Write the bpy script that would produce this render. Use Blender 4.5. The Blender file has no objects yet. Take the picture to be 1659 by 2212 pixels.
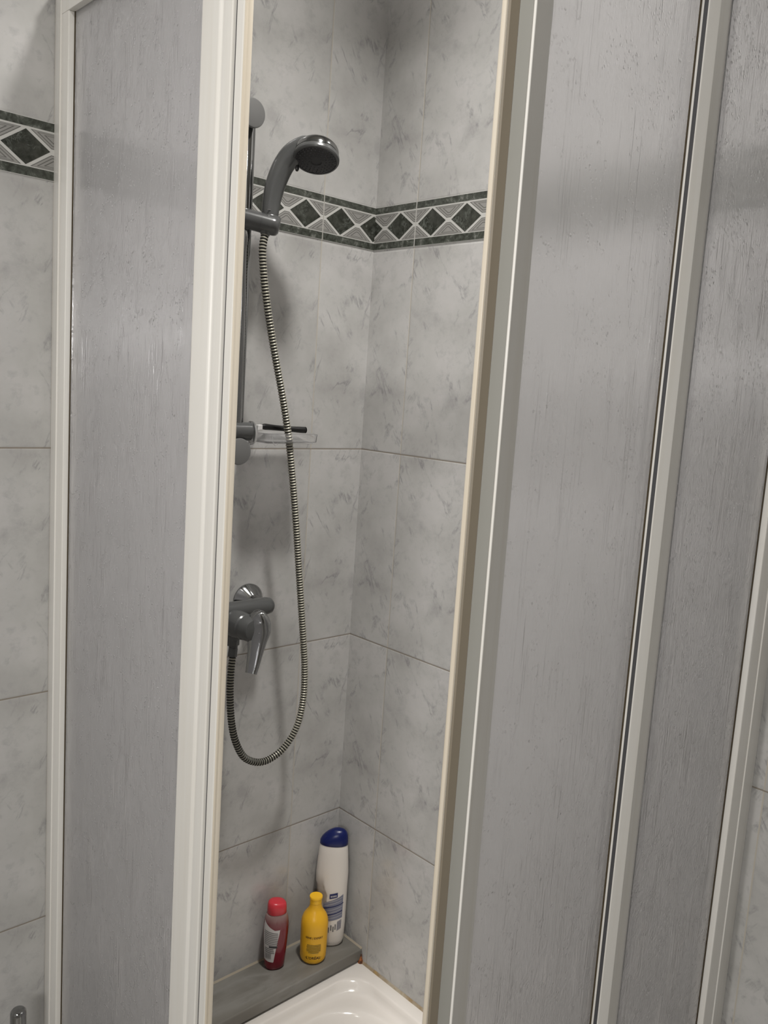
import bpy, bmesh, math, random
from mathutils import Vector, Matrix
random.seed(7)
SC = bpy.context.scene
COL = SC.collection
ZO = 0.435            # height of the first visible tile joint above the bathroom floor
def V(x, y, z): return Vector((x, y, z + ZO))

# ---------------------------------------------------------------- camera
def make_camera():
    yaw, pitch, roll = .7585, -.1392, .0657
    cy, sy, cp, sp = math.cos(yaw), math.sin(yaw), math.cos(pitch), math.sin(pitch)
    f = Vector((sy*cp, cy*cp, sp)); r = Vector((cy, -sy, 0)); u = r.cross(f)
    cr, sr = math.cos(roll), math.sin(roll)
    r2 = r*cr + u*sr; u2 = u*cr - r*sr
    m = Matrix((r2, u2, -f)).transposed().to_4x4()
    m.translation = V(-1.1992, -1.3469, .9225)
    cd = bpy.data.cameras.new('camera'); c = bpy.data.objects.new('camera', cd)
    COL.objects.link(c); c.matrix_world = m
    cd.sensor_fit = 'VERTICAL'; cd.sensor_height = 24.0; cd.lens = 24.0*1855.54/2212
    cd.clip_start = .01
    SC.camera = c
make_camera()

# ---------------------------------------------------------------- world, lamps, exposure
w = bpy.data.worlds.new('world'); SC.world = w; w.use_nodes = True
w.node_tree.nodes['Background'].inputs[0].default_value = (.9, .95, 1, 1)
w.node_tree.nodes['Background'].inputs[1].default_value = .02
def area(name, loc, aim, size, power, col, spread=180, sy=None):
    l = bpy.data.lights.new(name, 'AREA'); l.energy = power; l.color = col
    l.shape = 'RECTANGLE' if sy else 'DISK'; l.size = size
    if sy: l.size_y = sy
    l.spread = math.radians(spread)
    o = bpy.data.objects.new(name, l); COL.objects.link(o)
    o.location = loc; o.rotation_euler = (Vector(aim) - Vector(loc)).to_track_quat('-Z', 'Y').to_euler()
    return o
area('ceiling_lamp_light', V(-1.50, -.95, 2.22), V(-1.45, -.92, 0), .16, 17, (1, .97, .935), 130)
area('ceiling_lamp_light', V(-.36, -.67, 2.22), V(-.36, -.67, 0), .16, 11.6, (1, .97, .935), 103)
area('mirror_lamp_light', V(-2.15, -1.80, 1.10), V(-.6, -.6, .5), .6, 11, (1, .975, .945), 150, .2)  # added fill from an unseen source, lifts the frame fronts and lower walls
SC.view_settings.view_transform = 'Standard'
SC.view_settings.look = 'None'
SC.view_settings.gamma = 1
SC.view_settings.use_curve_mapping = False
SC.view_settings.exposure = 0.0

# ---------------------------------------------------------------- materials
def lin(r, g, b):
    f = lambda c: ((c/255+.055)/1.055)**2.4 if c/255 > .04045 else c/255/12.92
    return (f(r), f(g), f(b), 1)
def mat(name, col=(.8, .8, .8, 1), rough=.5, metal=0, spec=.5, trans=0, ior=1.45, coat=0):
    m = bpy.data.materials.new(name); m.use_nodes = True
    p = m.node_tree.nodes['Principled BSDF']
    p.inputs['Base Color'].default_value = col; p.inputs['Roughness'].default_value = rough
    p.inputs['Metallic'].default_value = metal; p.inputs['Specular IOR Level'].default_value = spec
    p.inputs['Transmission Weight'].default_value = trans; p.inputs['IOR'].default_value = ior
    p.inputs['Coat Weight'].default_value = coat
    return m
class NT:
    """small node-graph writer"""
    def __init__(s, m): s.t = m.node_tree; s.p = s.t.nodes.get('Principled BSDF')
    def n(s, typ, **kw):
        x = s.t.nodes.new(typ)
        for k, v in kw.items(): setattr(x, k, v)
        return x
    def put(s, a, inp):
        if hasattr(a, 'is_linked') or isinstance(a, bpy.types.NodeSocket): s.t.links.new(a, inp)
        else: inp.default_value = a
    def m(s, op, a, b=0.0, c=0.0, clamp=False):
        x = s.n('ShaderNodeMath', operation=op, use_clamp=clamp)
        s.put(a, x.inputs[0]); s.put(b, x.inputs[1]); s.put(c, x.inputs[2])
        return x.outputs[0]
    def sep(s, v):
        x = s.n('ShaderNodeSeparateXYZ'); s.put(v, x.inputs[0]); return x.outputs
    def comb(s, a, b, c):
        x = s.n('ShaderNodeCombineXYZ'); s.put(a, x.inputs[0]); s.put(b, x.inputs[1]); s.put(c, x.inputs[2]); return x.outputs[0]
    def noise(s, v, scale, detail=4, rough=.5, dist=0):
        x = s.n('ShaderNodeTexNoise'); s.put(v, x.inputs['Vector']); x.inputs['Scale'].default_value = scale
        x.inputs['Detail'].default_value = detail; x.inputs['Roughness'].default_value = rough
        x.inputs['Distortion'].default_value = dist
        return x.outputs['Fac']
    def ramp(s, f, stops, interp='LINEAR'):
        x = s.n('ShaderNodeValToRGB'); s.put(f, x.inputs[0]); e = x.color_ramp.elements; x.color_ramp.interpolation = interp
        while len(e) < len(stops): e.new(.5)
        for i, (p, c) in enumerate(stops): e[i].position = p; e[i].color = c
        return x.outputs[0]
    def mix(s, f, a, b, blend='MIX'):
        x = s.n('ShaderNodeMix', data_type='RGBA', blend_type=blend)
        s.put(f, x.inputs[0]); s.put(a, x.inputs[6]); s.put(b, x.inputs[7]); return x.outputs[2]
    def bump(s, h, strength, dist=.001):
        x = s.n('ShaderNodeBump'); s.put(h, x.inputs['Height']); x.inputs['Strength'].default_value = strength
        x.inputs['Distance'].default_value = dist; return x.outputs[0]
    def pos(s): return s.n('ShaderNodeNewGeometry').outputs['Position']
    def mapv(s, v, sc):
        x = s.n('ShaderNodeMapping'); s.put(v, x.inputs[0]); x.inputs['Scale'].default_value = sc; return x.outputs[0]

TW, TH, BAND = .2598, .4, .0868      # tile width, tile height, height taken by the border course
GREY = lambda v: (v, v, v, 1)
def tile_material(name, axis, first):
    """glazed wall tile printed with grey marble; joints from world position. axis 0: wall along x, 1: along y"""
    m = mat(name, rough=.16, spec=.5); g = NT(m)
    P = g.sep(g.pos())
    s = g.m('MULTIPLY', P[axis], -1.0)
    z = g.m('SUBTRACT', P[2], ZO)
    above = g.m('GREATER_THAN', z, 1.245)
    z2 = g.m('SUBTRACT', z, g.m('MULTIPLY', above, BAND))
    su = g.m('DIVIDE', g.m('ADD', s, TW*4 - first), TW); zu = g.m('DIVIDE', g.m('ADD', z2, TH*4), TH)
    fs = g.m('FRACT', su); fz = g.m('FRACT', zu)
    ds = g.m('MULTIPLY', g.m('MINIMUM', fs, g.m('SUBTRACT', 1.0, fs)), TW)
    dz = g.m('MULTIPLY', g.m('MINIMUM', fz, g.m('SUBTRACT', 1.0, fz)), TH)
    js = g.m('LESS_THAN', ds, .0011); jz = g.m('MULTIPLY', g.m('LESS_THAN', dz, .0011), g.m('GREATER_THAN', g.m('ABSOLUTE', g.m('SUBTRACT', z, 1.245)), .05))
    ci = g.m('FLOOR', su); ri = g.m('FLOOR', zu)
    # two alternating prints
    par = g.m('MODULO', g.m('ADD', ci, g.m('MULTIPLY', ri, 3.0)), 2.0)
    lv = g.comb(g.m('MULTIPLY', fs, TW), g.m('MULTIPLY', fz, TH), g.m('ADD', g.m('MULTIPLY', par, .0), 3.7 + axis*0))
    base = g.noise(lv, 7, 5, .6)
    speck = g.noise(lv, 55, 4, .6)
    # slanting veins: ridges of noise stretched along the vein direction, broken up
    L = g.sep(lv)
    def vein(ang, across, along, width, lo, hi, seed):
        ca, sa = math.cos(ang), math.sin(ang)
        p = g.m('ADD', g.m('MULTIPLY', L[0], ca), g.m('MULTIPLY', L[1], sa))
        q = g.m('SUBTRACT', g.m('MULTIPLY', L[1], ca), g.m('MULTIPLY', L[0], sa))
        vv = g.comb(g.m('MULTIPLY', p, across), g.m('MULTIPLY', q, along), seed+axis*7.7)
        x = g.noise(vv, 1.0, 6, .62, .35)
        r = g.m('SUBTRACT', 1.0, g.m('DIVIDE', g.m('ABSOLUTE', g.m('SUBTRACT', x, .5)), width), clamp=True)
        k = g.ramp(g.noise(g.comb(L[0], L[1], seed+2.3+axis*5.1), 19, 5, .65), [(lo, GREY(0)), (hi, GREY(1))])
        return g.m('MULTIPLY', r, k)
    v = vein(.45, 13, 3.2, .022, .48, .64, 1.3)
    v2 = vein(-.55, 11, 3.0, .03, .52, .66, 5.1)
    veins = g.m('ADD', v, v2, clamp=True)
    c = g.ramp(base, [(.3, (.375, .368, .355, 1)), (.5, (.45, .445, .43, 1)), (.7, (.505, .495, .485, 1))])
    c = g.mix(g.ramp(speck, [(.56, GREY(0)), (.74, GREY(.36))]), c, (.30, .295, .30, 1))
    smudge = g.ramp(g.noise(lv, 13, 6, .7), [(.54, GREY(0)), (.72, GREY(.5))])
    c = g.mix(smudge, c, (.30, .295, .29, 1))
    c = g.mix(g.m('MULTIPLY', veins, .62), c, (.19, .19, .195, 1))
    c = g.mix(js, c, (.44, .41, .355, 1))
    c = g.mix(jz, c, (.23, .20, .165, 1))
    g.put(c, g.p.inputs['Base Color'])
    g.put(g.m('ADD', .15, g.m('MULTIPLY', g.m('MAXIMUM', js, jz), .5)), g.p.inputs['Roughness'])
    edge = g.m('MULTIPLY', g.m('MINIMUM', g.m('DIVIDE', ds, .003), g.m('DIVIDE', dz, .003)), 1.0, clamp=True)
    h = g.m('ADD', edge, g.m('MULTIPLY', g.noise(lv, 14, 2, .5), .9))
    g.put(g.bump(h, .35, .0012), g.p.inputs['Normal'])
    return m
M = {}
M['tile_left'] = tile_material('marble_tile_left', 0, .1348)
M['tile_right'] = tile_material('marble_tile_right', 1, .1180)
M['ceiling'] = mat('white_ceiling_paint', (.62, .60, .56, 1), .8)
M['floor'] = mat('grey_floor_tile', (.22, .21, .19, 1), .3)
def white_metal(name, col, dirt):
    m = mat(name, col, .33, spec=.5); g = NT(m)
    n = g.noise(g.mapv(g.pos(), (60, 60, 2)), 1.0, 4, .6)
    g.put(g.mix(g.ramp(n, [(.45, GREY(0)), (.8, GREY(dirt))]), col, (col[0]*.72, col[1]*.66, col[2]*.55, 1)), g.p.inputs['Base Color'])
    return m
M['frame'] = white_metal('white_lacquered_aluminium', (.74, .725, .685, 1), .25)
M['magnet'] = white_metal('cream_magnetic_strip', (.66, .60, .50, 1), .5)
M['gasket'] = mat('dark_brush_seal', (.06, .06, .063, 1), .6)  # near-black strip colour, also paints the shadow in the left stile gap
M['gasket_grey'] = mat('grey_soft_gasket', (.27, .268, .245, 1), .4)  # plain grey, darker than the white frame
M['aged'] = mat('aged_brown_plastic', (.21, .18, .135, 1), .5)  # flange tone with its shade put into the colour
M['grime'] = mat('brown_grimy_seal', (.055, .04, .02, 1), .7)
M['chrome'] = mat('worn_chrome', (.33, .335, .335, 1), .09, 1)
M['satin'] = mat('satin_chrome_plastic', (.085, .087, .086, 1), .25, .2, spec=.6)
M['cap'] = mat('grey_satin_cap', (.15, .15, .147, 1), .35, .1)
M['black'] = mat('black_plastic', (.008, .008, .008, 1), .3)
M['hose_ring'] = mat('hose_metal_ring', (.34, .325, .265, 1), .38, .3)
M['hose_groove'] = mat('hose_dark_groove', (.012, .012, .010, 1), .5)
M['spray'] = mat('dark_spray_plate', (.02, .02, .021, 1), .45)
M['nozzle'] = mat('rubber_nozzle', (.07, .07, .072, 1), .5)
M['neck'] = mat('white_plastic', (.62, .61, .60, 1), .4)
M['tray'] = mat('white_ceramic', (.66, .625, .58, 1), .13, coat=.3)
M['clear'] = mat('clear_acrylic', (.95, .95, .95, 1), .06, trans=.92, ior=1.42)
M['bottle_white'] = mat('white_bottle_plastic', (.66, .62, .57, 1), .28)
M['cap_blue'] = mat('blue_cap_plastic', (.0015, .007, .08, 1), .3)
M['yellow'] = mat('yellow_bottle_plastic', (.74, .40, .018, 1), .33)
M['yellow_cap'] = mat('yellow_cap_plastic', (.82, .46, .018, 1), .3)
M['red_liquid'] = mat('red_translucent_bottle', (.20, .008, .018, 1), .12, spec=.6)
g = NT(M['red_liquid'])
hz = g.m('SUBTRACT', g.sep(g.pos())[2], ZO)
g.put(g.ramp(g.m('DIVIDE', g.m('ADD', hz, .285), .15), [(.60, (.15, .006, .016, 1)), (.70, (.17, .05, .055, 1)), (.80, (.26, .17, .16, 1))]), g.p.inputs['Base Color'])
M['red_cap'] = mat('coral_red_cap', (.56, .035, .05, 1), .3)
M['label_white'] = mat('label_paper', (.52, .50, .49, 1), .4)
M['ink'] = mat('black_ink', (.02, .02, .022, 1), .5)
M['ink_grey'] = mat('grey_ink', (.16, .155, .155, 1), .5)
M['ink_blue'] = mat('dark_blue_ink', (.006, .012, .09, 1), .4)
M['ink_bluegrey'] = mat('blue_grey_print', (.17, .18, .24, 1), .5)
M['ink_brown'] = mat('brown_ink', (.05, .018, .004, 1), .5)
M['ink_olive'] = mat('olive_print', (.30, .19, .02, 1), .5)
# silicone with rust-tinted patches
M['silicone'] = mat('aged_silicone', (.5, .45, .38, 1), .45); g = NT(M['silicone'])
n = g.noise(g.pos(), 22, 4, .6)
g.put(g.ramp(n, [(.40, (.36, .32, .25, 1)), (.56, (.26, .19, .11, 1)), (.66, (.36, .24, .08, 1))]), g.p.inputs['Base Color'])
M['caulk'] = mat('beige_caulk', (.33, .29, .225, 1), .5)
M['rust'] = mat('rust_stain', (.22, .055, .012, 1), .7); g = NT(M['rust'])
g.put(g.ramp(g.noise(g.pos(), 160, 4, .6), [(.35, (.06, .02, .008, 1)), (.6, (.34, .11, .03, 1))]), g.p.inputs['Base Color'])
# grey marble of the ledge
M['ledge'] = mat('grey_marble_ledge', rough=.3); g = NT(M['ledge'])
n = g.noise(g.mapv(g.pos(), (5, 14, 14)), 1.2, 5, .5, .5)
g.put(g.ramp(n, [(.3, (.135, .127, .11, 1)), (.5, (.165, .157, .138, 1)), (.62, (.20, .194, .176, 1)), (.7, (.15, .142, .125, 1))]), g.p.inputs['Base Color'])
# border course prints
M['b_light'] = mat('border_light_glaze', (.50, .495, .47, 1), .16)
def green_marble(name):
    m = mat(name, rough=.14); g = NT(m)
    w = g.noise(g.pos(), 26, 5, .6); q = g.mapv(g.pos(), (1, 1, 1))
    x = g.noise(q, 42, 5, .65, 1.8)
    v = g.m('SUBTRACT', 1.0, g.m('DIVIDE', g.m('ABSOLUTE', g.m('SUBTRACT', x, .5)), .035), clamp=True)
    v = g.m('MULTIPLY', v, g.ramp(w, [(.45, GREY(0)), (.62, GREY(1))]))
    c = g.ramp(g.noise(g.pos(), 70, 4, .6), [(.35, (.020, .022, .017, 1)), (.7, (.055, .058, .048, 1))])
    g.put(g.mix(g.m('MULTIPLY', v, .55), c, (.24, .26, .235, 1)), g.p.inputs['Base Color'])
    return m
M['b_green'] = green_marble('border_green_marble')
M['b_stripgreen'] = mat('border_edge_strip', rough=.14); g = NT(M['b_stripgreen'])
g.put(g.ramp(g.noise(g.pos(), 75, 6, .7, .6), [(.38, (.032, .035, .028, 1)), (.55, (.07, .076, .064, 1)), (.70, (.20, .205, .185, 1))]), g.p.inputs['Base Color'])
M['b_grey'] = mat('border_grey_relief', (.27, .265, .25, 1), .2)
M['b_dark'] = mat('border_relief_line', (.12, .117, .108, 1), .2)

def frosted(name):
    """milky textured polystyrene sheet: diffuse scatter plus a broad refraction, vertical runs and fine bubbles"""
    m = bpy.data.materials.new(name); m.use_nodes = True; t = m.node_tree; t.nodes.clear()
    g = NT(m); out = g.n('ShaderNodeOutputMaterial')
    P = g.pos()
    runs = g.noise(g.mapv(P, (330, 330, 7)), 1.0, 1, .4, .1)
    runs = g.ramp(runs, [(.60, GREY(0)), (.70, GREY(1))])
    rare = g.ramp(g.noise(g.mapv(P, (30, 30, 10)), 1.0, 2, .5), [(.46, GREY(0)), (.60, GREY(1))])
    runs = g.m('MULTIPLY', runs, rare)
    vo = g.n('ShaderNodeTexVoronoi'); g.put(P, vo.inputs['Vector']); vo.inputs['Scale'].default_value = 190
    dots = g.ramp(vo.outputs['Distance'], [(.08, GREY(1)), (.33, GREY(0))])
    dots = g.m('MULTIPLY', dots, g.ramp(g.noise(P, 38, 3, .6), [(.46, GREY(0)), (.60, GREY(1))]))
    fine = g.noise(g.mapv(P, (700, 700, 110)), 1.0, 2, .5)
    h = g.m('ADD', g.m('MULTIPLY', runs, .55), g.m('ADD', g.m('MULTIPLY', dots, .8), g.m('MULTIPLY', fine, .2)))
    nb = g.bump(h, .75, .0015)
    rf = g.n('ShaderNodeBsdfRefraction'); rf.inputs['Color'].default_value = (.985, .985, 1, 1)
    rf.inputs['Roughness'].default_value = .30; rf.inputs['IOR'].default_value = 1.3; g.put(g.bump(h, .30, .0011), rf.inputs['Normal'])
    di = g.n('ShaderNodeBsdfDiffuse'); di.inputs['Color'].default_value = (.90, .89, .89, 1); g.put(nb, di.inputs['Normal'])
    tr = g.n('ShaderNodeBsdfTranslucent'); tr.inputs['Color'].default_value = (.92, .91, .91, 1); g.put(nb, tr.inputs['Normal'])
    gl = g.n('ShaderNodeBsdfGlossy'); gl.inputs['Roughness'].default_value = .10; gl.inputs['Color'].default_value = (1, 1, 1, 1); g.put(nb, gl.inputs['Normal'])
    m1 = g.n('ShaderNodeMixShader'); m1.inputs[0].default_value = .5; g.put(di.outputs[0], m1.inputs[1]); g.put(tr.outputs[0], m1.inputs[2])
    m2 = g.n('ShaderNodeMixShader'); m2.inputs[0].default_value = .68; g.put(m1.outputs[0], m2.inputs[1]); g.put(rf.outputs[0], m2.inputs[2])
    fr = g.n('ShaderNodeFresnel'); fr.inputs['IOR'].default_value = 1.45
    m3 = g.n('ShaderNodeMixShader'); g.put(fr.outputs[0], m3.inputs[0]); g.put(m2.outputs[0], m3.inputs[1]); g.put(gl.outputs[0], m3.inputs[2])
    g.put(m3.outputs[0], out.inputs[0])
    return m
M['pane'] = frosted('frosted_textured_sheet')

# ---------------------------------------------------------------- mesh helpers
def obj(name, verts, faces, m, parent=None, mi=None, smooth=None, bevel=0, sub=0):
    me = bpy.data.meshes.new(name)
    me.from_pydata([tuple(v) for v in verts], [], faces)
    ms = m if isinstance(m, list) else [m]
    for k in ms: me.materials.append(M[k])
    if mi:
        for p, i in zip(me.polygons, mi): p.material_index = i
    bm = bmesh.new(); bm.from_mesh(me)
    bmesh.ops.recalc_face_normals(bm, faces=bm.faces); bm.to_mesh(me); bm.free()
    o = bpy.data.objects.new(name, me); COL.objects.link(o)
    if parent is not None: o.parent = parent; o.matrix_parent_inverse = parent.matrix_world.inverted()
    if bevel:
        b = o.modifiers.new('bevel', 'BEVEL'); b.width = bevel; b.segments = 3; b.limit_method = 'ANGLE'; b.angle_limit = math.radians(35)
        for p in me.polygons: p.use_smooth = True
        wn = o.modifiers.new('wn', 'WEIGHTED_NORMAL'); wn.keep_sharp = True
    if smooth is not None:
        for p in me.polygons: p.use_smooth = True
        if smooth < 180:
            me.update(); bm = bmesh.new(); bm.from_mesh(me)
            for e in bm.edges:
                if len(e.link_faces) == 2 and e.calc_face_angle(0) > math.radians(smooth): e.smooth = False
            bm.to_mesh(me); bm.free()
    if sub:
        s = o.modifiers.new('sub', 'SUBSURF'); s.levels = sub; s.render_levels = sub
    return o
class MB:
    def __init__(s): s.v = []; s.f = []; s.i = []
    def add(s, v, f, mi=0):
        n = len(s.v); s.v += [Vector(x) for x in v]; s.f += [[a+n for a in q] for q in f]; s.i += [mi]*len(f)
    def box(s, a, b, mi=0):
        x0, y0, z0 = a; x1, y1, z1 = b
        s.add([(x0,y0,z0),(x1,y0,z0),(x1,y1,z0),(x0,y1,z0),(x0,y0,z1),(x1,y0,z1),(x1,y1,z1),(x0,y1,z1)],
              [(0,3,2,1),(4,5,6,7),(0,1,5,4),(1,2,6,5),(2,3,7,6),(3,0,4,7)], mi)
    def prism(s, pts2, place, z0, z1, mi=0):
        n = len(pts2)
        s.add([place(a, b, z0) for a, b in pts2] + [place(a, b, z1) for a, b in pts2],
              [list(range(n))[::-1], list(range(n, 2*n))] + [(i, (i+1) % n, (i+1) % n+n, i+n) for i in range(n)], mi)
    def lathe(s, prof, frame, seg=48, mi=None, sx=1, sy=1):
        """prof [(r, h)], frame (origin, xdir, ydir, axis); mi: material index per band"""
        o, ax, ay, az = frame; n = len(s.v); k = len(prof)
        for r, h in prof:
            for j in range(seg):
                a = 2*math.pi*j/seg
                s.v.append(o + ax*(r*sx*math.cos(a)) + ay*(r*sy*math.sin(a)) + az*h)
        for i in range(k-1):
            for j in range(seg):
                j2 = (j+1) % seg
                s.f.append([n+i*seg+j, n+i*seg+j2, n+(i+1)*seg+j2, n+(i+1)*seg+j]); s.i.append(mi[i] if mi else 0)
        s.f.append([n+j for j in range(seg)][::-1]); s.i.append(mi[0] if mi else 0)
        s.f.append([n+(k-1)*seg+j for j in range(seg)]); s.i.append(mi[-1] if mi else 0)
    def build(s, name, m, parent=None, **k): return obj(name, s.v, s.f, m, parent, mi=s.i, **k)
def frame(o, axis, hint=Vector((0, 0, 1))):
    az = Vector(axis).normalized(); h = Vector(hint)
    if abs(az.dot(h)) > .95: h = Vector((1, 0, 0))
    ax = h.cross(az).normalized(); ay = az.cross(ax)
    return (Vector(o), ax, ay, az)
def spline(P, n):
    P = [Vector(p) for p in P]; P = [P[0]*2-P[1]] + P + [P[-1]*2-P[-2]]; out = []
    for i in range(1, len(P)-2):
        for k in range(n):
            t = k/n; a, b, c, d = P[i-1:i+3]
            out.append(.5*((2*b)+(c-a)*t+(2*a-5*b+4*c-d)*t*t+(3*b-a-3*c+d)*t**3))
    return out + [P[-2]]
def sweep(path, radii, seg=24, sq=None, up=Vector((0, 0, 1))):
    """tube along path with a radius (or (ra, rb)) per point, rounded rings joined"""
    T = []
    for i in range(len(path)):
        a = path[max(i-1, 0)]; b = path[min(i+1, len(path)-1)]; T.append((b-a).normalized())
    N = T[0].orthogonal().normalized() if sq is None else (sq - T[0]*sq.dot(T[0])).normalized()
    v, f = [], []
    for i, p in enumerate(path):
        N = (N - T[i]*N.dot(T[i])).normalized(); B = T[i].cross(N)
        r = radii[i]; ra, rb = r if isinstance(r, tuple) else (r, r)
        for j in range(seg):
            a = 2*math.pi*j/seg; v.append(p + N*ra*math.cos(a) + B*rb*math.sin(a))
    for i in range(len(path)-1):
        for j in range(seg):
            k = (j+1) % seg; f.append([i*seg+j, i*seg+k, (i+1)*seg+k, (i+1)*seg+j])
    n = (len(path)-1)*seg
    f.append(list(range(seg))[::-1]); f.append([n+j for j in range(seg)])
    return v, f
def thing(name, label, cat, loc, group=None):
    o = bpy.data.objects.new(name, None); COL.objects.link(o); o.location = loc; o.empty_display_size = .02
    o['label'] = label; o['category'] = cat
    if group: o['group'] = group
    bpy.context.view_layer.update()
    return o
def tag(o, label, cat, group=None):
    o['label'] = label; o['category'] = cat
    if group: o['group'] = group
    return o
def struct(o): o['kind'] = 'structure'; return o
def box_obj(name, a, b, m, parent=None, **k):
    q = MB(); q.box(a, b); return q.build(name, m, parent, **k)

# ---------------------------------------------------------------- room shell
XB, YB, ZT = -2.35, -2.6, 2.27
struct(box_obj('wall_left', V(XB-.1, 0, -ZO), V(.1, .1, ZT), 'tile_left'))
struct(box_obj('wall_right', V(0, YB-.1, -ZO), V(.1, 0, ZT), 'tile_right'))
struct(box_obj('wall_back', V(XB-.1, YB, -ZO), V(XB, 0, ZT), 'tile_right'))
struct(box_obj('wall_front', V(XB-.1, YB-.1, -ZO), V(0, YB, ZT), 'tile_left'))
struct(box_obj('floor', V(XB-.1, YB-.1, -ZO-.1), V(.1, .1, -ZO), 'floor'))
struct(box_obj('ceiling', V(XB-.1, YB-.1, ZT), V(.1, .1, ZT+.1), 'ceiling'))

# ---- patterned border course, one relief mesh per wall
def clip(poly, lo, hi):
    def half(P, f):
        o = []
        for i in range(len(P)):
            a, b = P[i], P[(i+1) % len(P)]; fa, fb = f(a), f(b)
            if fa >= 0: o.append(a)
            if fa*fb < 0:
                t = fa/(fa-fb); o.append((a[0]+(b[0]-a[0])*t, a[1]+(b[1]-a[1])*t))
        return o
    P = half(poly, lambda p: p[0]-lo)
    return half(P, lambda p: hi-p[0]) if P else []
def border(name, place, first, length):
    q = MB(); p = .0866; zc = 1.2448; zA, zB = 1.2032, 1.2868
    HW, HH = .0362, .0252
    def poly(P, lo, hi, lift, mi):
        P = clip(P, lo, hi)
        if len(P) >= 3:
            q.add([place(s, lift, z) for s, z in P], [list(range(len(P)))], mi)
    edges = [0.0] + [first + TW*k for k in range(40) if first + TW*k < length] + [length]
    for k in range(len(edges)-1):
        lo, hi = edges[k] + .0007, edges[k+1] - .0007
        if hi - lo < .002: continue
        # body of the border tile
        a = [(lo, zA), (hi, zA), (hi, zB), (lo, zB)]
        n = len(q.v)
        q.add([place(s, 0, z) for s, z in a] + [place(s, .0012, z) for s, z in a], [(4, 5, 6, 7), (0, 1, 5, 4), (1, 2, 6, 5), (2, 3, 7, 6), (3, 0, 4, 7)], 0)
        for z0, z1 in ((zA+.0008, 1.2170), (1.2738, zB-.0008)):
            poly([(lo+.0005, z0), (hi-.0005, z0), (hi-.0005, z1), (lo+.0005, z1)], lo, hi, .0014, 4)
        start = first + TW*(round((lo-first)/TW)) if k else first - TW
        for i in range(3):
            c = start + .0432 + p*i
            poly([(c-HW, zc), (c, zc-HH), (c+HW, zc), (c, zc+HH)], lo+.0003, hi-.0003, .0014, 1)
        for i in range(-1, 4):          # triangles between the diamonds, with stepped lines
            c = start + .0432 + p*(i+.5)
            for sg in (1, -1):
                zt = zc + sg*.0262
                def tri(w, d0, d1, mi, lift):
                    # trapezoid hanging from the strip, half width shrinking with depth
                    w0 = w - d0*1.44; w1 = w - d1*1.44
                    if w1 < .001: w1 = .001
                    poly([(c-w0, zt-sg*d0), (c+w0, zt-sg*d0), (c+w1, zt-sg*d1), (c-w1, zt-sg*d1)], lo+.0006, hi-.0006, lift, mi)
                tri(.0368, 0, .0218, 2, .0013)
                # stepped outlines, each a ring between two scaled copies of the trapezoid
                T = [(-.0368, 0), (.0368, 0), (.0054, .0218), (-.0054, .0218)]
                for f0, f1 in ((1.0, .93), (.74, .66), (.46, .37)):
                    A = [(x*f0, .0075+(d-.0075)*f0) for x, d in T]; B = [(x*f1, .0075+(d-.0075)*f1) for x, d in T]
                    for e in range(4):
                        e2 = (e+1) % 4
                        poly([(c+A[e][0], zt-sg*A[e][1]), (c+A[e2][0], zt-sg*A[e2][1]), (c+B[e2][0], zt-sg*B[e2][1]), (c+B[e][0], zt-sg*B[e][1])], lo+.0006, hi-.0006, .00135, 3)
    # keep the printed faces pointing into the room
    me = bpy.data.meshes.new(name); me.from_pydata([tuple(v) for v in q.v], [], q.f)
    for k in ('b_light', 'b_green', 'b_grey', 'b_dark', 'b_stripgreen'): me.materials.append(M[k])
    for pl, i in zip(me.polygons, q.i): pl.material_index = i
    o = bpy.data.objects.new(name, me); COL.objects.link(o)
    return struct(o)
border('trim_1', lambda s, t, z: V(-s, -t, z), .1348, -XB)
border('trim_2', lambda s, t, z: V(-t, -s, z), .1180, -YB)

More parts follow.
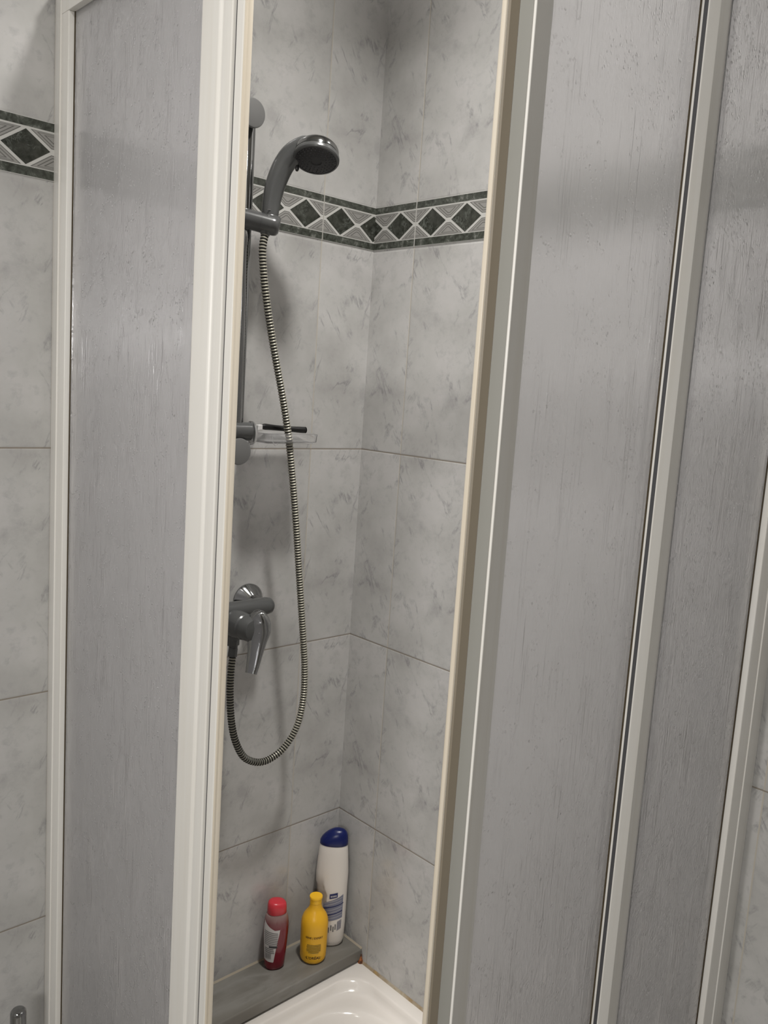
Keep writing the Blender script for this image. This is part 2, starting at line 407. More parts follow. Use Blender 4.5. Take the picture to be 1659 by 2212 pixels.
# ---------------------------------------------------------------- shower tray and marble ledge
def rrect(x0, x1, y0, y1, r, n=12):
    P = []
    for cx, cy, a0 in ((x1-r, y1-r, 0), (x0+r, y1-r, 90), (x0+r, y0+r, 180), (x1-r, y0+r, 270)):
        for k in range(n+1):
            a = math.radians(a0 + 90*k/n); P.append((cx+r*math.cos(a), cy+r*math.sin(a)))
    return P
def make_tray():
    x0, x1, y0, y1, zt = -.690, -.0005, -.916, -.0905, -.315
    levels = [(0, -.118, .004), (0, -.006, .004), (.0015, -.0012, .006), (.005, 0, .01), (.0275, 0, .052), (.0300, -.0003, .056), (.0325, -.0028, .060),
              (.0355, -.0090, .065), (.0385, -.0150, .071), (.043, -.0190, .078), (.050, -.0200, .086), (.060, -.0193, .096), (.0645, -.0195, .100), (.0675, -.0210, .104), (.071, -.0260, .108),
              (.076, -.038, .114), (.084, -.056, .122), (.095, -.070, .130), (.115, -.080, .14), (.155, -.087, .15), (.22, -.091, .10)]
    v, f = [], []; N = 4*13
    for d, z, r in levels:
        v += [V(x, y, zt+z) for x, y in rrect(x0+d, x1-d, y0+d, y1-d, r)]
    for i in range(len(levels)-1):
        for j in range(N):
            k = (j+1) % N; f.append((i*N+j, i*N+k, (i+1)*N+k, (i+1)*N+j))
    f.append(tuple(range(N))[::-1]); f.append(tuple((len(levels)-1)*N+j for j in range(N)))
    t = thing('shower_tray', 'white ceramic shower tray with rounded stepped rim below the grey ledge', 'shower tray', V(-.34, -.5, -ZO))
    obj('basin', v, f, 'tray', t, smooth=60)
    q = MB(); q.lathe([(.045, 0), (.045, .003), (.038, .005), (.012, .006)], frame(V(-.34, -.5, zt-.0908), (0, 0, 1)))
    q.build('drain_cover', 'chrome', t, smooth=30)
    bead = MB()
    bead.prism([(0, 0), (.0045, 0), (.0012, .0045), (0, .0045)], lambda a, b, y: V(-a, y, -.3155+b), -.885, -.104)
    bead.build('silicone_bead', 'silicone', t)
    # rust stain where ledge, wall and tray meet
    q = MB()
    q.lathe([(.0065, 0), (.0055, .003), (.0028, .010), (.001, .019)], frame(V(-.0035, -.1045, -.3155), (0.05, 0, 1)), 14)
    q.build('rust_stain', 'rust', t, smooth=60)
make_tray()
def make_ledge():
    y1, th = -.1035, .0245
    P = [(0, -.285-th), (0, -.285), (y1+.004, -.285), (y1+.0012, -.2862), (y1, -.289), (y1, -.285-th)]
    q = MB(); q.prism(P, lambda y, z, x: V(x, y, z), -.705, -.0003)
    # caulk line behind the ledge
    t = thing('marble_ledge', 'grey marble ledge along the left wall carrying the three bottles', 'ledge', V(-.34, -.05, -.31))
    q.build('slab', 'ledge', t, bevel=.001)
    b = MB(); b.prism([(0, -.2852), (-.003, -.2852), (0, -.2815)], lambda y, z, x: V(x, y, z), -.705, -.0005)
    b.prism([(0, -.2852), (-.003, -.2852), (0, -.2815)], lambda a, z, y: V(a, y, z), -.103, -.0005)
    b.build('caulk_line', 'caulk', t)
make_ledge()
struct(box_obj('trim_3', V(-.705, -.0900, -ZO), V(-.0003, -.0003, -.3096), 'tile_left'))   # tiled upstand under the ledge

# ---------------------------------------------------------------- enclosure
ZB, ZR, ZTOP, ZL0 = -.3146, 1.427, 1.475, -.2845
def A(s, t, z): return V(-.664-t, -s, z)
def B(s, t, z): return V(-s, -.889-t, z)
enc = thing('shower_enclosure', 'white framed corner shower enclosure with fixed frosted panels and wall channels', 'shower enclosure', V(-.664, -.889, ZB))
def ext(name, P, place, m, parent, z0=ZB, z1=ZTOP, bevel=.0006):
    q = MB(); q.prism(P, place, z0, z1); return q.build(name, m, parent, bevel=bevel)
def arc(cx, cy, r, a0, a1, n=6):
    return [(cx+r*math.cos(math.radians(a0+(a1-a0)*k/n)), cy+r*math.sin(math.radians(a0+(a1-a0)*k/n))) for k in range(n+1)]
for place, c, e, L in ((A, .043, .0675, .889), (B, .055, .0835, .664)):
    ZJ = ZL0 if place is A else ZB+.0005; SB = .106 if place is A else .002
    ext('wall_channel', [(0, -.032), (0, -.009), (.006, -.0065), (c*.6, -.002), (c-.003, .0008), (c-.0008, .0008), (c, -.0005), (c, -.032)], place, 'frame', enc, z0=ZJ, bevel=.0008)
    ext('wall_jamb', [(c+.0003, -.028), (c+.0003, -.001), (c+.002, -.0002), (e-.002, -.0002), (e, -.001), (e, -.028)], place, 'frame', enc, z0=ZJ, z1=ZR-.0003)
    ext('glazing_seal', [(e+.0003, -.014), (e+.0003, -.0085), (e+.0028, -.0085), (e+.0028, -.014)], place, 'grime', enc, z0=ZB+.0308, z1=ZR, bevel=0)
    # rails
    def railP(place, L):
        q = MB()
        for z0, z1, t0, t1 in ((ZR, ZTOP, -.034, -.0002), ):
            q.add([place(s, t, z) for s in (c+.0006, L) for t, z in ((t0, z0), (t1-.0, z0), (t1, z1-.008), (t1-.006, z1), (t0, z1))],
                  [(0, 1, 2, 3, 4), (9, 8, 7, 6, 5)] + [(i, i+5, (i+1) % 5+5, (i+1) % 5) for i in range(5)])
        return q
    railP(place, L).build('top_rail', 'frame', enc, bevel=.0006)
    q = MB(); q.add([place(s, t, z) for s in (SB, L) for t, z in ((-.034, ZB), (0, ZB), (0, ZB+.022), (-.01, ZB+.030), (-.034, ZB+.030))],
                    [(0, 1, 2, 3, 4), (9, 8, 7, 6, 5)] + [(i, i+5, (i+1) % 5+5, (i+1) % 5) for i in range(5)])
    q.build('bottom_rail', 'frame', enc, bevel=.0006)
# fixed stiles
ext('fixed_stile', [(.427, -.015), (.427, -.007), (.430, -.0012), (.434, 0), (.4665, 0), (.4685, -.001), (.4700, -.0032), (.4745, -.0034), (.4757, -.001), (.4775, 0), (.4925, 0), (.4942, -.001), (.4946, -.003), (.4946, -.0155), (.43, -.0155)], A, 'frame', enc, z1=ZR, z0=ZB+.0308)
ext('fixed_stile', [(.308, -.0127), (.308, -.0115), (.3515, .0004), (.3535, .0012), (.3675, -.0024), (.3690, -.0034), (.3690, -.0127)], B, 'frame', enc, z1=ZR, z0=ZB+.0308)
ext('brush_seal', [(.3692, -.0080), (.3692, -.0038), (.3697, -.0038), (.3697, -.0080)], B, 'gasket', enc, z1=ZR, z0=ZB+.0308, bevel=0)  # thin dark grey strip along the side face of the stile
ext('edge_seal', [(.3692, -.0128), (.3692, -.0108), (.3697, -.0108), (.3697, -.0128)], B, 'grime', enc, z1=ZR, z0=ZB+.0308, bevel=0)
ext('brush_seal', [(.4948, -.0150), (.4948, -.005), (.4955, -.005), (.4955, -.0150)], A, 'gasket', enc, z1=ZR, z0=ZB+.0308, bevel=0)  # dark strip standing in for the deep shadow between the two stiles
ext('fixed_panel', [(.0706, -.0125), (.0706, -.0095), (.429, -.0095), (.429, -.0125)], A, 'pane', enc, z0=ZB+.0308, z1=ZR, bevel=0)
ext('fixed_panel', [(.0866, -.0125), (.0866, -.0095), (.3095, -.0095), (.3095, -.0125)], B, 'pane', enc, z0=ZB+.0308, z1=ZR, bevel=0)
q = MB(); q.box(V(-.667, -.892, ZR-.004), V(-.625, -.850, ZTOP+.003)); q.build('corner_joint', 'frame', enc, bevel=.002)

z0, z1 = ZB+.034, ZR-.004
tB = thing('sliding_door', 'right sliding shower door with bright frosted pane, pushed open beside the gap', 'shower door', B(.6437, -.016, ZB+.03))
ext('door_stile', [(.602, -.030), (.602, -.0115), (.606, -.0102), (.6360, -.0002), (.6368, 0), (.6376, -.0008), (.6376, -.0022), (.6345, -.0030), (.6335, -.0200), (.6405, -.0222), (.6434, -.0236), (.6434, -.030)], B, 'frame', tB, z0, z1)
ext('channel_gasket', [(.6336, -.0195), (.6342, -.0060), (.6350, -.0048), (.6344, -.0190)], B, 'gasket_grey', tB, z0, z1, bevel=0)  # thin grey strip covering the channel face
ext('strip_carrier', [(.6342, -.0201), (.6346, -.0192), (.6425, -.0218), (.6436, -.0234), (.6434, -.0238), (.6405, -.0224)], B, 'aged', tB, z0, z1, bevel=0)  # brown skin that paints the shade on the outward side of the flange
ext('magnetic_strip', [(.6436, -.0292), (.6436, -.0238), (.6450, -.0242), (.6458, -.0255), (.6460, -.0272), (.6452, -.0288)], B, 'magnet', tB, z0, z1, bevel=.0003)
ext('frosted_pane', [(.295, -.0168), (.295, -.0138), (.603, -.0138), (.603, -.0168)], B, 'pane', tB, z0, z1, bevel=0)
# left door, slid fully behind the left fixed panel: only the leading edge shows
tA = thing('sliding_door', 'left sliding shower door with cream edge strip, slid back behind the frosted fixed panel', 'shower door', A(.5135, -.016, ZB+.03))
ext('door_stile', [(.455, -.030), (.455, -.0175), (.4965, -.0165), (.4965, -.0060), (.4985, -.0036), (.5100, -.0030), (.5120, -.0042), (.5120, -.0145), (.498, -.0185), (.484, -.030)], A, 'frame', tA, z0, z1, bevel=.0005)
ext('magnetic_strip', [(.5122, -.0142), (.5122, -.0042), (.5134, -.0050), (.5137, -.0065), (.5132, -.0078), (.5132, -.0086), (.5140, -.0098), (.5140, -.0128), (.5134, -.0142)], A, 'magnet', tA, z0, z1, bevel=.0002)
ext('frosted_pane', [(.090, -.0265), (.090, -.0235), (.456, -.0235), (.456, -.0265)], A, 'pane', tA, z0, z1, bevel=0)

# ---------------------------------------------------------------- shower rail
def make_rail():
    x, y = -.3440, -.052
    t = thing('shower_rail', 'vertical chrome shower rail on the left wall beside the door frame', 'shower rail', V(x, 0, .80))
    q = MB(); q.lathe([(.0095, 0), (.0105, .002), (.0105, .575), (.0095, .577)], frame(V(x, y, .795), (0, 0, 1)), 32); q.build('rail_tube', 'chrome', t, smooth=30)
    for z, yy, xx in ((1.3655, -.080, -.3550), (.8010, -.072, -.3490)):
        q = MB()
        q.lathe([(.018, 0), (.018, .010), (.014, .03), (.014, -yy-.012), (.0215, -yy-.009), (.0235, -yy-.006), (.0238, -yy-.003), (.0228, -yy-.0008), (.0205, -yy), (.001, -yy+.0006)], frame(V(xx, -.0003, z), (0, -1, 0)), 48)
        o = q.build('wall_mount', 'cap', t, smooth=25); o['label'] = 'round grey end cap'
    # sliding hand shower holder: tapered body reaching out from the tube, with a split line and a tilted socket
    a, b = V(-.372, -.046, 1.2030), V(-.3045, -.096, 1.1885)
    pts = spline([a, a.lerp(b, .35), a.lerp(b, .7), b], 8)
    n = len(pts)-1; rr = []
    for i in range(n+1):
        k = i/n; e = min(1, math.sqrt(max(0, 1-max(0, (k-.86)/.14)**2))*.35+.65 if k > .86 else 1)
        e *= (.7 if i == 0 else 1)
        rr.append((.0165*e, .0205*e))
    v, f = sweep(pts, rr, 32, Vector((0, 0, 1)))
    h = obj('slider_holder', v, f, 'satin', t, smooth=40)
    d = (b-a).normalized(); m = a.lerp(b, .64)
    v, f = sweep([m-d*.0004, m+d*.0004], [(.01665, .02065)]*2, 32, Vector((0, 0, 1))); obj('seam', v, f, 'spray', h)
    q = MB(); q.lathe([(.0150, -.004), (.0178, 0), (.0178, .012), (.0168, .014)], frame(V(-.3165, -.0845, 1.1920), (.06, -.02, 1)), 32); q.build('cone_socket', 'satin', h, smooth=30)
    return t
make_rail()

# ---------------------------------------------------------------- hand shower
def make_handset():
    t = thing('hand_shower', 'grey hand shower with round head, leaning out of its rail holder', 'hand shower', V(-.317, -.0845, 1.2067))
    P = [(-.3180, -.0845, 1.198), (-.317, -.0845, 1.2067), (-.3148, -.0839, 1.227), (-.3115, -.0854, 1.2503), (-.3064, -.0899, 1.2735), (-.2991, -.0968, 1.2953), (-.2902, -.1070, 1.3110), (-.2780, -.1225, 1.3200), (-.2660, -.1370, 1.3200)]
    R = [.0125, .0142, .0152, .0168, .0177, .0182, .0190, .0200, .0170]
    pts = spline([V(*p) for p in P], 8); rr = [R[min(int(i/8), 7)]*(1-(i % 8)/8) + R[min(int(i/8)+1, 8)]*((i % 8)/8) for i in range(len(pts))]
    v, f = sweep(pts, rr, 32); obj('handle', v, f, 'satin', t, smooth=50)
    n = Vector((-.27, -.28, -.925)).normalized(); c = V(-.2700, -.1440, 1.2985)
    fr = frame(c, n)
    q = MB()   # chrome back dome and rim
    q.lathe([(.003, -.0350), (.014, -.0342), (.024, -.0318), (.031, -.0275), (.0355, -.0225), (.0372, -.0180), (.0374, -.0125), (.0362, -.0118), (.0362, -.0090)], fr, 64)
    q.build('head_shell', 'chrome', t, smooth=30)
    q = MB(); q.lathe([(.0362, -.0095), (.0385, -.0085), (.0392, -.0060), (.0390, -.0025), (.0375, -.0004), (.0350, 0), (.0348, -.002)], fr, 64)
    q.build('head_ring', 'satin', t, smooth=30)
    q = MB(); q.lathe([(.0345, -.004), (.0345, -.0008), (.030, .0006), (.010, .0016), (.0095, .0006), (.001, .0006)], fr, 48)
    s = q.build('spray_face', 'spray', t, smooth=40)
    q = MB()
    for r, k in ((.012, 10), (.0175, 16), (.023, 22), (.0285, 28), (.0325, 34)):
        for i in range(k):
            a = 2*math.pi*(i+.3*r*100)/k; p = fr[0] + fr[1]*(r*math.cos(a)) + fr[2]*(r*math.sin(a)) + fr[3]*(.0012 if r < .03 else .0001)
            q.lathe([(.00095, -.001), (.0008, .0008), (.0004, .0011)], frame(p, n), 8)
    q.build('nozzle', 'nozzle', s)['kind'] = 'stuff'
    q = MB(); p = fr[0] + fr[1]*.0 ; p = V(-.2960, -.1270, 1.2820)
    q.lathe([(.003, -.006), (.0035, 0), (.0025, .003)], frame(p, n), 16); q.build('jet_selector', 'black', t, smooth=40)
    # marking near the foot of the handle
    q = MB(); p = V(-.3273, -.0962, 1.2135)
    q.box(p-Vector((.0035, .0008, .0004)), p+Vector((.0035, .0008, .0004)))
    q.build('mark', 'ink_grey', t)
make_handset()

# ---------------------------------------------------------------- hose
def make_hose():
    H = [(-.3255, -.0855, 1.178), (-.3323, -.0892, 1.1471), (-.3264, -.0885, 1.1019), (-.3166, -.0877, 1.0563), (-.3046, -.0869, 1.0101), (-.2889, -.0862, .9552), (-.2743, -.0854, .9069), (-.2589, -.0846, .8493), (-.2479, -.0838, .7987), (-.2356, -.0831, .7298), (-.2241, -.0823, .6594), (-.2135, -.0815, .5874), (-.2026, -.0808, .5138), (-.1915, -.08, .4386), (-.1838, -.0792, .3812), (-.1817, -.0785, .3239), (-.1893, -.0777, .2729), (-.2069, -.0769, .2386), (-.2361, -.0762, .2141), (-.2732, -.0754, .2063), (-.3104, -.0746, .2231), (-.3322, -.0738, .2583), (-.3438, -.0731, .3013), (-.3489, -.0723, .3555), (-.3484, -.0715, .3993), (-.3450, -.0700, .4300)]
    raw = spline([V(*p) for p in H], 24)
    # resample by arc length
    step = .00525/4; path = [raw[0]]; acc = 0
    for a, b in zip(raw, raw[1:]):
        L = (b-a).length
        while acc + L >= step:
            a = a + (b-a)*((step-acc)/L); L = (b-a).length; acc = 0; path.append(a.copy())
        acc += L
    prof = (.0056, .0069, .0069, .0056)
    rr = [prof[i % 4] for i in range(len(path))]
    v, f = sweep(path, rr, 18)
    mi = []
    for i in range(len(path)-1):
        mi += [(0 if i % 4 in (0, 1, 2) and i % 4 == 1 or i % 4 == 0 else 1)]*18
    mi += [1, 1]
    t = thing('shower_hose', 'ribbed metal shower hose hanging in a long loop from holder to mixer', 'hose', path[-1])
    obj('hose_tube', v, f, ['hose_ring', 'hose_groove'], t, mi=mi)
    q = MB(); q.lathe([(.0085, -.014), (.0085, 0), (.0075, .002)], frame(path[-1]+Vector((.0004, .0003, .012)), (.1, 0, 1)), 24); q.build('end_nut', 'satin', t, smooth=30)
    q = MB(); q.lathe([(.0072, -.004), (.009, 0), (.010, .018)], frame(path[0]+Vector((0, 0, -.002)), (.06, -.02, 1)), 24); q.build('end_nut', 'satin', t, smooth=30)
make_hose()

# ---------------------------------------------------------------- mixer
def make_mixer():
    t = thing('shower_mixer', 'chrome single-lever shower mixer on the left wall with lever pointing down', 'mixer tap', V(-.345, 0, .505))
    for x in (-.2700, -.4200):
        q = MB(); q.lathe([(.0335, 0), (.0335, .003), (.030, .008), (.016, .022), (.0135, .026), (.0135, .045)], frame(V(x, -.0003, .5065), (0, -1, 0)), 56)
        q.build('escutcheon', 'chrome', t, smooth=12)
    # horizontal body
    pts = [V(-.437+.0, -.055, .5085), V(-.434, -.055, .5085), V(-.30, -.055, .5080), V(-.2660, -.055, .5080), V(-.2575, -.055, .5080), V(-.2525, -.055, .5080), V(-.2505, -.055, .5080)]
    v, f = sweep(pts, [.010, .0165, .0165, .0165, .0150, .0105, .004], 36); obj('body', v, f, 'satin', t, smooth=60)
    # cartridge housing, coming forward and slightly downwards
    ax = Vector((.05, -1, .02)); o = V(-.3455, -.050, .4880)
    q = MB(); q.lathe([(.012, -.012), (.0235, 0), (.0255, .02), (.0255, .038), (.0235, .052), (.0215, .0545), (.0225, .056), (.0225, .070), (.018, .078), (.004, .081)], frame(o, ax), 48)
    q.build('cartridge_housing', 'satin', t, smooth=30)
    q = MB(); q.lathe([(.0105, 0), (.0115, .003), (.0115, .0125), (.0100, .014), (.0175, .024), (.019, .034)], frame(V(-.3435, -.066, .4455), (0, 0, 1)), 6)
    q2 = MB(); q2.lathe([(.0155, 0), (.019, .016), (.021, .03)], frame(V(-.3440, -.062, .4560), (0, .1, 1)), 32)
    q2.build('outlet', 'satin', t, smooth=30)
    q = MB(); q.lathe([(.0110, 0), (.0122, .001), (.0122, .011), (.0110, .012)], frame(V(-.3438, -.066, .4460), (0, 0, 1)), 6); q.build('hex_nut', 'satin', t)
    q = MB(); q.lathe([(.0078, 0), (.0082, .002), (.0082, .022)], frame(V(-.3445, -.068, .4270), (.05, 0, 1)), 24); q.build('outlet_nipple', 'satin', t, smooth=30)
    # lever: wide rounded top shrinking to a flat tip
    P = [(-.3345, -.112, .5150), (-.3330, -.120, .5100), (-.3310, -.1260, .5000), (-.3325, -.1290, .4860), (-.3365, -.1320, .4700), (-.3425, -.1360, .4500), (-.3490, -.1400, .4300), (-.3540, -.1425, .4165)]
    R = [(.006, .010), (.011, .0185), (.012, .0222), (.0105, .0225), (.0075, .0180), (.0055, .0145), (.0045, .0122), (.0040, .0105)]
    pts = spline([V(*p) for p in P], 6); rr = []
    for i in range(len(pts)):
        k = min(i//6, 6); u = i/6-k; rr.append(tuple(R[k][j]*(1-u)+R[k+1][j]*u for j in (0, 1)))
    v, f = sweep(pts, rr, 32, Vector((-.55, -.8, 0)))
    lv = obj('lever', v, f, 'chrome', t, smooth=60)
    q = MB(); q.box(V(-.3405, -.1398, .4855), V(-.3345, -.1378, .4868)); q.build('mark', 'ink_grey', lv)
make_mixer()

# ---------------------------------------------------------------- soap dish and razor
def make_dish():
    t = thing('soap_dish', 'clear plastic soap dish clipped to the foot of the shower rail', 'soap dish', V(-.25, -.06, .815))
    # bracket barrel round the tube
    q = MB(); q.lathe([(.013, -.026), (.0165, -.024), (.0165, .022), (.0150, .024)], frame(V(-.344, -.056, .8360), (1, -.15, 0)), 40); q.build('bracket', 'satin', t, smooth=30)
    q = MB(); q.lathe([(.017, 0), (.0215, .001), (.0215, .004), (.0185, .0075), (.004, .0085)], frame(V(-.3225, -.060, .8335), (1, -.15, 0)), 40); q.build('clamp_ring', 'clear', t, smooth=30)
    # shallow tray with walls
    x0, x1, y0, y1, zb, zt = -.312, -.1930, -.098, -.022, .8175, .8355
    def ring(i, z, r=.010): return [V(x, y, z) for x, y in rrect(x0+i, x1-i, y0+i, y1-i, max(r-i*.5, .002), 6)]
    lv = [ring(.006, zb), ring(.001, zb+.003), ring(0, zt-.0005), ring(.0008, zt), ring(.0024, zt), ring(.003, zt-.001), ring(.0045, zb+.004), ring(.008, zb+.0025)]
    N = len(lv[0]); v = [p for l in lv for p in l]; f = []
    for i in range(len(lv)-1):
        for j in range(N): k = (j+1) % N; f.append((i*N+j, i*N+k, (i+1)*N+k, (i+1)*N+j))
    f.append(tuple(range(N))[::-1]); f.append(tuple((len(lv)-1)*N+j for j in range(N)))
    obj('dish', v, f, 'clear', t, smooth=40)
    # small hook under the near edge
    pts = spline([V(-.2995, -.0975, .830), V(-.2990, -.1000, .820), V(-.2950, -.1010, .8155), V(-.2915, -.1010, .8175)], 6)
    v, f = sweep(pts, [.0012]*len(pts), 8); obj('hook', v, f, 'clear', t, smooth=60)
make_dish()
def make_razor():
    t = thing('razor', 'black handled razor with a white neck resting on the clear soap dish', 'razor', V(-.24, -.06, .838))
    P = [(-.2965, -.058, .8450), (-.2880, -.058, .8452), (-.268, -.060, .8440), (-.240, -.063, .8425), (-.215, -.066, .8415), (-.2060, -.067, .8413), (-.2035, -.067, .8413)]
    R = [.0042, .0058, .0050, .0050, .0060, .0060, .0040]
    pts = spline([V(*p) for p in P], 6); rr = [R[min(i//6, 5)]*(1-i/6+i//6)+R[min(i//6+1, 6)]*(i/6-i//6) for i in range(len(pts))]
    v, f = sweep(pts, rr, 20); obj('handle', v, f, 'black', t, smooth=60)
    q = MB(); q.prism([(-.3075, .838), (-.2965, .8400), (-.2965, .8490), (-.306, .8480)], lambda a, b, y: V(a, y, b), -.0625, -.0535); q.build('neck', 'neck', t, bevel=.001)
make_razor()

# ---------------------------------------------------------------- bottles
def hull(sections, m, name, parent, ang, c, seg=56, smooth=60, pw=2.2, deform=None):
    """stacked super-ellipse sections (z, half width, half depth, shift) turned by ang round centre c"""
    ax = Vector((math.cos(ang), math.sin(ang), 0)); ay = Vector((-math.sin(ang), math.cos(ang), 0))
    v, f = [], []
    for sct in sections:
        z, a, b = sct[:3]; sh = sct[3] if len(sct) > 3 else 0; tilt = sct[4] if len(sct) > 4 else 0
        for j in range(seg):
            q = 2*math.pi*j/seg; cx = math.copysign(abs(math.cos(q))**(2/pw), math.cos(q)); cy = math.copysign(abs(math.sin(q))**(2/pw), math.sin(q))
            dx, dy = deform(cx, cy, z) if deform else (0, 0)
            v.append(V(c[0], c[1], z + tilt*cx) + ax*(a*cx+sh+dx) + ay*(b*cy+dy))
    n = len(sections)
    for i in range(n-1):
        for j in range(seg):
            k = (j+1) % seg; f.append((i*seg+j, i*seg+k, (i+1)*seg+k, (i+1)*seg+j))
    f.append(tuple(range(seg))[::-1]); f.append(tuple((n-1)*seg+j for j in range(seg)))
    return obj(name, v, f, m, parent, smooth=smooth)
def wrap_patch(name, m, parent, c, a_, b_, ang, th0, th1, z0f, z1f, nz=8, nt=24, off=.0004, pw=2.0, ab=None):
    """thin label skin following the bottle side between angles th0..th1; z0f/z1f functions of u in 0..1; ab(z)->(a,b)"""
    ax = Vector((math.cos(ang), math.sin(ang), 0)); ay = Vector((-math.sin(ang), math.cos(ang), 0)); v, f = [], []
    for i in range(nt+1):
        u = i/nt; th = th0+(th1-th0)*u; cx, cy = math.cos(th), math.sin(th)
        cx = math.copysign(abs(cx)**(2/pw), cx); cy = math.copysign(abs(cy)**(2/pw), cy)
        for k in range(nz+1):
            z = z0f(u)+(z1f(u)-z0f(u))*k/nz
            a, b = ab(z) if ab else (a_, b_)
            v.append(V(c[0], c[1], z) + ax*((a+off)*cx) + ay*((b+off)*cy))
    for i in range(nt):
        for k in range(nz):
            p = i*(nz+1)+k; f.append((p, p+1, p+nz+2, p+nz+1))
    return obj(name, v, f, m, parent, smooth=180)
def wrap_text(text, size, m, parent, c, a, b, ang, thc, z, name='lettering', off=.0007, squash=1.0, ab=None):
    cu = bpy.data.curves.new('t', 'FONT'); cu.body = text; cu.size = size; cu.align_x = 'CENTER'; cu.align_y = 'CENTER'; cu.resolution_u = 2; cu.offset = size*.02
    to = bpy.data.objects.new('t', cu); COL.objects.link(to); bpy.context.view_layer.update()
    dg = bpy.context.evaluated_depsgraph_get(); me = to.evaluated_get(dg).to_mesh()
    bm = bmesh.new(); bm.from_mesh(me); vs = [x.co.copy() for x in bm.verts]; fs = [[y.index for y in x.verts] for x in bm.faces]; bm.free()
    bpy.data.objects.remove(to, do_unlink=True)
    ax = Vector((math.cos(ang), math.sin(ang), 0)); ay = Vector((-math.sin(ang), math.cos(ang), 0))
    r = (a+b)/2; v = []
    for p in vs:
        th = thc + p.x*squash/r
        v.append(V(c[0], c[1], z+p.y) + ax*((a+off)*math.cos(th)) + ay*((b+off)*math.sin(th)))
    return obj(name, v, fs, m, parent)
cst = lambda k: (lambda u: k)
ZL = -.285
def bottle_blue():
    c = (-.0425, -.0375); ang = math.atan2(-.688, .725)
    t = thing('shampoo_bottle', 'tall white bottle with dark blue cap in the corner of the ledge', 'bottle', V(c[0], c[1], ZL))
    z = lambda h: ZL+h
    S = [(z(0), .024, .015), (z(.001), .0275, .018), (z(.005), .0305, .0205), (z(.014), .0332, .0222), *[(z(.05+.005*i), .0345+.0003*min(i, 8)/8, .023) for i in range(18)],
         (z(.145), .0350, .0222), (z(.165), .0352, .0218), (z(.19), .0338, .0210), (z(.215), .0318, .0198), (z(.230), .0302, .0188), (z(.2318), .0296, .0184)]
    def ss(a, b, x):
        k = min(1, max(0, (x-a)/(b-a))); return k*k*(3-2*k)
    def grip(cx, cy, zz):      # finger recess moulded into the left flank
        h = zz-ZL; edge = -.62 + .35*ss(.150, .115, h)
        k = ss(edge+.06, edge-.06, cx)*ss(.150, .130, h)*ss(.045, .075, h)
        return (.0035*k, (-.0065 if cy > 0 else .0065)*k)
    hull(S, 'bottle_white', 'bottle_body', t, ang, c, seg=96, deform=grip)
    # shallow grip recess on the left flank is a slimmer second skin
    K = [(z(.2320), .0300, .0188), (z(.2325), .0306, .0192), (z(.240), .0302, .0190, .0002), (z(.2465), .0282, .0182, .0018), (z(.2530), .0248, .0166, .0042), (z(.2590), .0198, .0138, .0066), (z(.2635), .0138, .0100, .0082), (z(.2658), .0075, .0058, .0084), (z(.2665), .0025, .002, .0084)]
    hull(K, 'cap_blue', 'cap', t, ang, c, smooth=50)
    def ab(zz):
        h = zz-ZL; L = [(s[0]-ZL, s[1], s[2]) for s in S]
        for p, q in zip(L, L[1:]):
            if p[0] <= h <= q[0]:
                k = (h-p[0])/(q[0]-p[0]); return (p[1]+(q[1]-p[1])*k, p[2]+(q[2]-p[2])*k)
        return (.034, .0225)
    # visible side faces the camera: angles about -90 deg
    D = math.radians
    def patch(nm, m, th0, th1, h0, h1, h0b=None, h1b=None, par=t, off=.0004):
        h0b = h0 if h0b is None else h0b; h1b = h1 if h1b is None else h1b
        return wrap_patch(nm, m, par, c, 0, 0, ang, D(th0), D(th1), lambda u: z(h0+(h0b-h0)*u), lambda u: z(h1+(h1b-h1)*u), 6, 20, off, 2.2, ab)
    lb = patch('label', 'ink_bluegrey', -112, -40, .060, .104, .070, .124); lb['label'] = 'blue grey printed back label'
    patch('logo_panel', 'ink_blue', -92, -66, .115, .126, .119, .130, lb, .0008)
    patch('dark_stripe', 'ink_blue', -114, -38, .0905, .0928, .1035, .1055, lb, .0008)
    patch('dark_stripe', 'ink_blue', -114, -42, .0725, .0748, .0855, .0875, lb, .0008)
    for i in range(12): patch('barcode_bar', 'ink_blue' if i % 3 else 'ink_bluegrey', -62+i*1.6, -61.2+i*1.6, .040+i*.0004, .062+i*.0004, None, None, lb, .0008)
    for i in range(6): patch('print_block', 'ink_grey', -108+i*7.5, -103.5+i*7.5, .034+i*.001+.004*(i % 2), .050+i*.0012-.004*((i+1) % 2), None, None, lb, .0008)
    for i in range(7): patch('text_line', 'label_white', -108, -44-2*(i % 3), .0655+i*.0064, .0662+i*.0064, .0765+i*.0068, .0772+i*.0068, lb, .00075)
    for i, a0 in enumerate((-89, -84, -79, -74)): patch('logo_letter', 'label_white', a0, a0+3.2, .1188+.0006*i, .1226+.0006*i, None, None, lb, .0011)
bottle_blue()
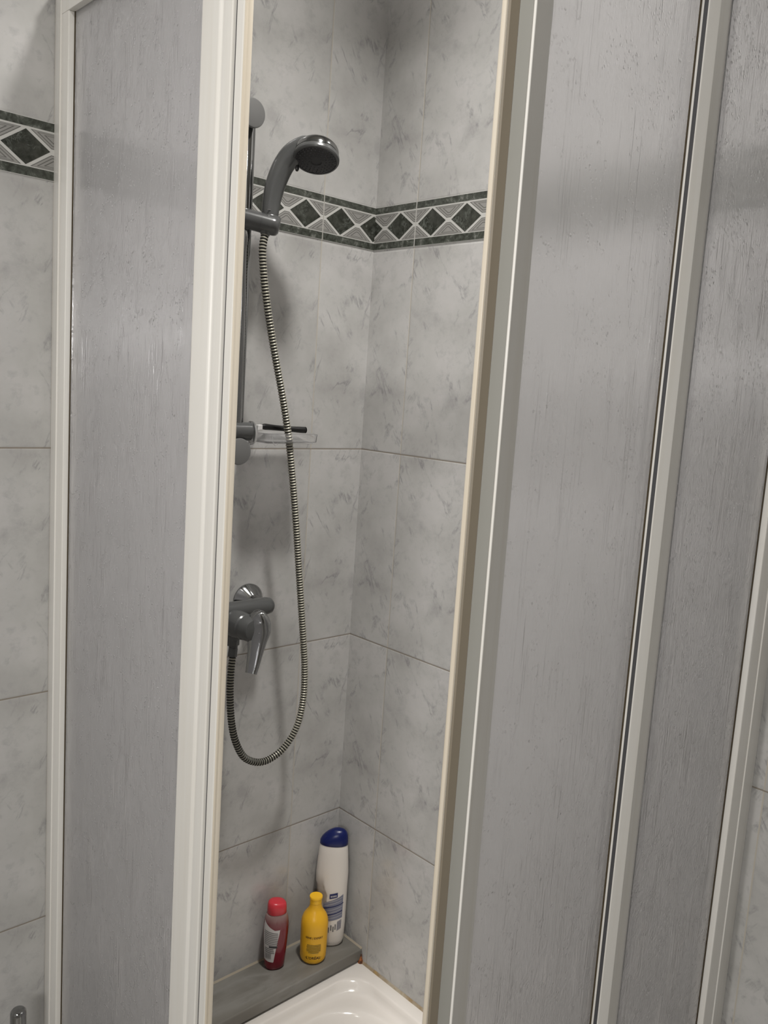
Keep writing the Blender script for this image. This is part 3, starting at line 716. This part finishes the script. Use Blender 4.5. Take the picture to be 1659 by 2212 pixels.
def bottle_yellow():
    c = (-.1035, -.0600); t = thing('shampoo_bottle', 'yellow round bottle with narrow neck in front of the tall white bottle', 'bottle', V(c[0], c[1], ZL))
    z = lambda h: ZL+h; F = (V(c[0], c[1], ZL), Vector((1.03, 0, 0)), Vector((0, 1.03, 0)), Vector((0, 0, 1)))
    q = MB(); q.lathe([(.018, 0), (.0225, .001), (.0255, .0045), (.0270, .010), (.0275, .03), (.0280, .07), (.0282, .083), (.0272, .092), (.0245, .100), (.0205, .1065), (.0165, .112), (.0138, .1175), (.0124, .123), (.0120, .129)], F, 56)
    q.build('bottle_body', 'yellow', t, smooth=50)
    q = MB(); q.lathe([(.0121, .1292), (.0124, .1295), (.0124, .1385), (.0134, .1395), (.0136, .1420), (.0130, .1435), (.0110, .1432), (.0015, .1428)], F, 48)
    q.build('cap', 'yellow_cap', t, smooth=35)
    thc = math.radians(-128)   # side turned to the door opening
    wrap_text('SERIE | EXPERT', .0058, 'ink_brown', t, c, .0290, .0290, 0, thc, z(.0640))
    for i, (hw, h) in enumerate(((.0145, .0475), (.0155, .0440), (.0150, .0405), (.0155, .0370), (.0150, .0335), (.0110, .0300))):
        wrap_patch('text_line', 'ink_olive', t, c, .0287, .0287, 0, thc-hw/.028, thc+hw/.028, cst(z(h-.0011)), cst(z(h+.0011)), 1, 16, .0004)
    wrap_text("L'ORÉAL", .0082, 'ink_brown', t, c, .0285, .0285, 0, thc, z(.0180))
    wrap_patch('text_line', 'ink_olive', t, c, .0287, .0287, 0, thc-.62, thc-.48, cst(z(.0175)), cst(z(.0192)), 1, 8, .0004)
    wrap_patch('text_line', 'ink_olive', t, c, .0287, .0287, 0, thc+.50, thc+.62, cst(z(.0175)), cst(z(.0187)), 1, 8, .0004)
bottle_yellow()
def bottle_red():
    c = (-.1835, -.0310); ang = math.radians(-22)
    t = thing('shower_gel_bottle', 'red translucent bottle with coral cap and white label, leftmost on the ledge', 'bottle', V(c[0], c[1], ZL))
    z = lambda h: ZL+h
    S = [(z(0), .0165, .0125), (z(.001), .0192, .0150), (z(.006), .0212, .0168), (z(.02), .0222, .0178), (z(.05), .0245, .0190), (z(.08), .0262, .0195), (z(.10), .0262, .0195), (z(.112), .0245, .0190), (z(.120), .0220, .0180), (z(.1235), .0195, .0168)]
    hull(S, 'red_liquid', 'bottle_body', t, ang, c, pw=2.1)
    K = [(z(.1238), .0196, .0170), (z(.1245), .0202, .0175), (z(.138), .0196, .0172, 0, -.001), (z(.1440), .0186, .0163, 0, -.0015), (z(.1472), .0160, .0140, 0, -.0015), (z(.1485), .0100, .0090, 0, -.001)]
    hull(K, 'red_cap', 'cap', t, ang, c, smooth=60)
    def ab(zz):
        h = zz-ZL; L = [(s[0]-ZL, s[1], s[2]) for s in S]
        for p, q in zip(L, L[1:]):
            if p[0] <= h <= q[0]:
                k = (h-p[0])/(q[0]-p[0]); return (p[1]+(q[1]-p[1])*k, p[2]+(q[2]-p[2])*k)
        return (.022, .018)
    D = math.radians
    def patch(nm, m, th0, th1, h0, h1, h0b=None, h1b=None, par=t, off=.0004):
        h0b = h0 if h0b is None else h0b; h1b = h1 if h1b is None else h1b
        return wrap_patch(nm, m, par, c, 0, 0, ang, D(th0), D(th1), lambda u: z(h0+(h0b-h0)*u), lambda u: z(h1+(h1b-h1)*u), 6, 20, off, 2.1, ab)
    # white label, taller at its left edge and cut slanting at the right
    lb = wrap_patch('label', 'label_white', t, c, 0, 0, ang, D(-172), D(-82), lambda u: z(.020+.004*(1-u)**2 if u < .72 else .020+(u-.72)/.28*.075),
                    lambda u: z(.112-.019*min(1, u*1.35)), 8, 44, .0005, 2.1, ab)
    lb['label'] = 'white paper label with small print'
    for i in range(8): patch('text_line', 'ink_grey', -160, -91, .091-i*.0042, .0926-i*.0042, .0845-i*.0040, .0861-i*.0040, lb, .0009)
    patch('dark_bar', 'ink', -132, -92, .0545, .0580, .0530, .0565, lb, .001)
    for i in range(3): patch('text_line', 'ink_grey', -158, -108+i*2, .0520-i*.0042, .0542-i*.0042, .0490-i*.0042, .0512-i*.0042, lb, .0009)
    for i in range(13): patch('barcode_bar', 'ink', -158+i*3.0, -156.6+i*3.0-(i % 2)*.6, .028, .041, None, None, lb, .0009)
bottle_red()

# ---------------------------------------------------------------- brush by the left wall
def make_brush():
    c = V(-.7285, -.078, -ZO)
    t = thing('toilet_brush', 'chrome cylindrical handle standing against the left wall outside the enclosure', 'brush', c)
    q = MB(); q.lathe([(.043, 0), (.046, .003), (.046, .20), (.042, .204), (.012, .206)], frame(c, (0, 0, 1)), 48); q.build('holder', 'chrome', t, smooth=30)
    q = MB(); q.lathe([(.0125, .20), (.0125, .335), (.0120, .3395), (.0095, .3425), (.001, .3435)], frame(c, (0, 0, 1)), 40); q.build('handle', 'chrome', t, smooth=40)
make_brush()
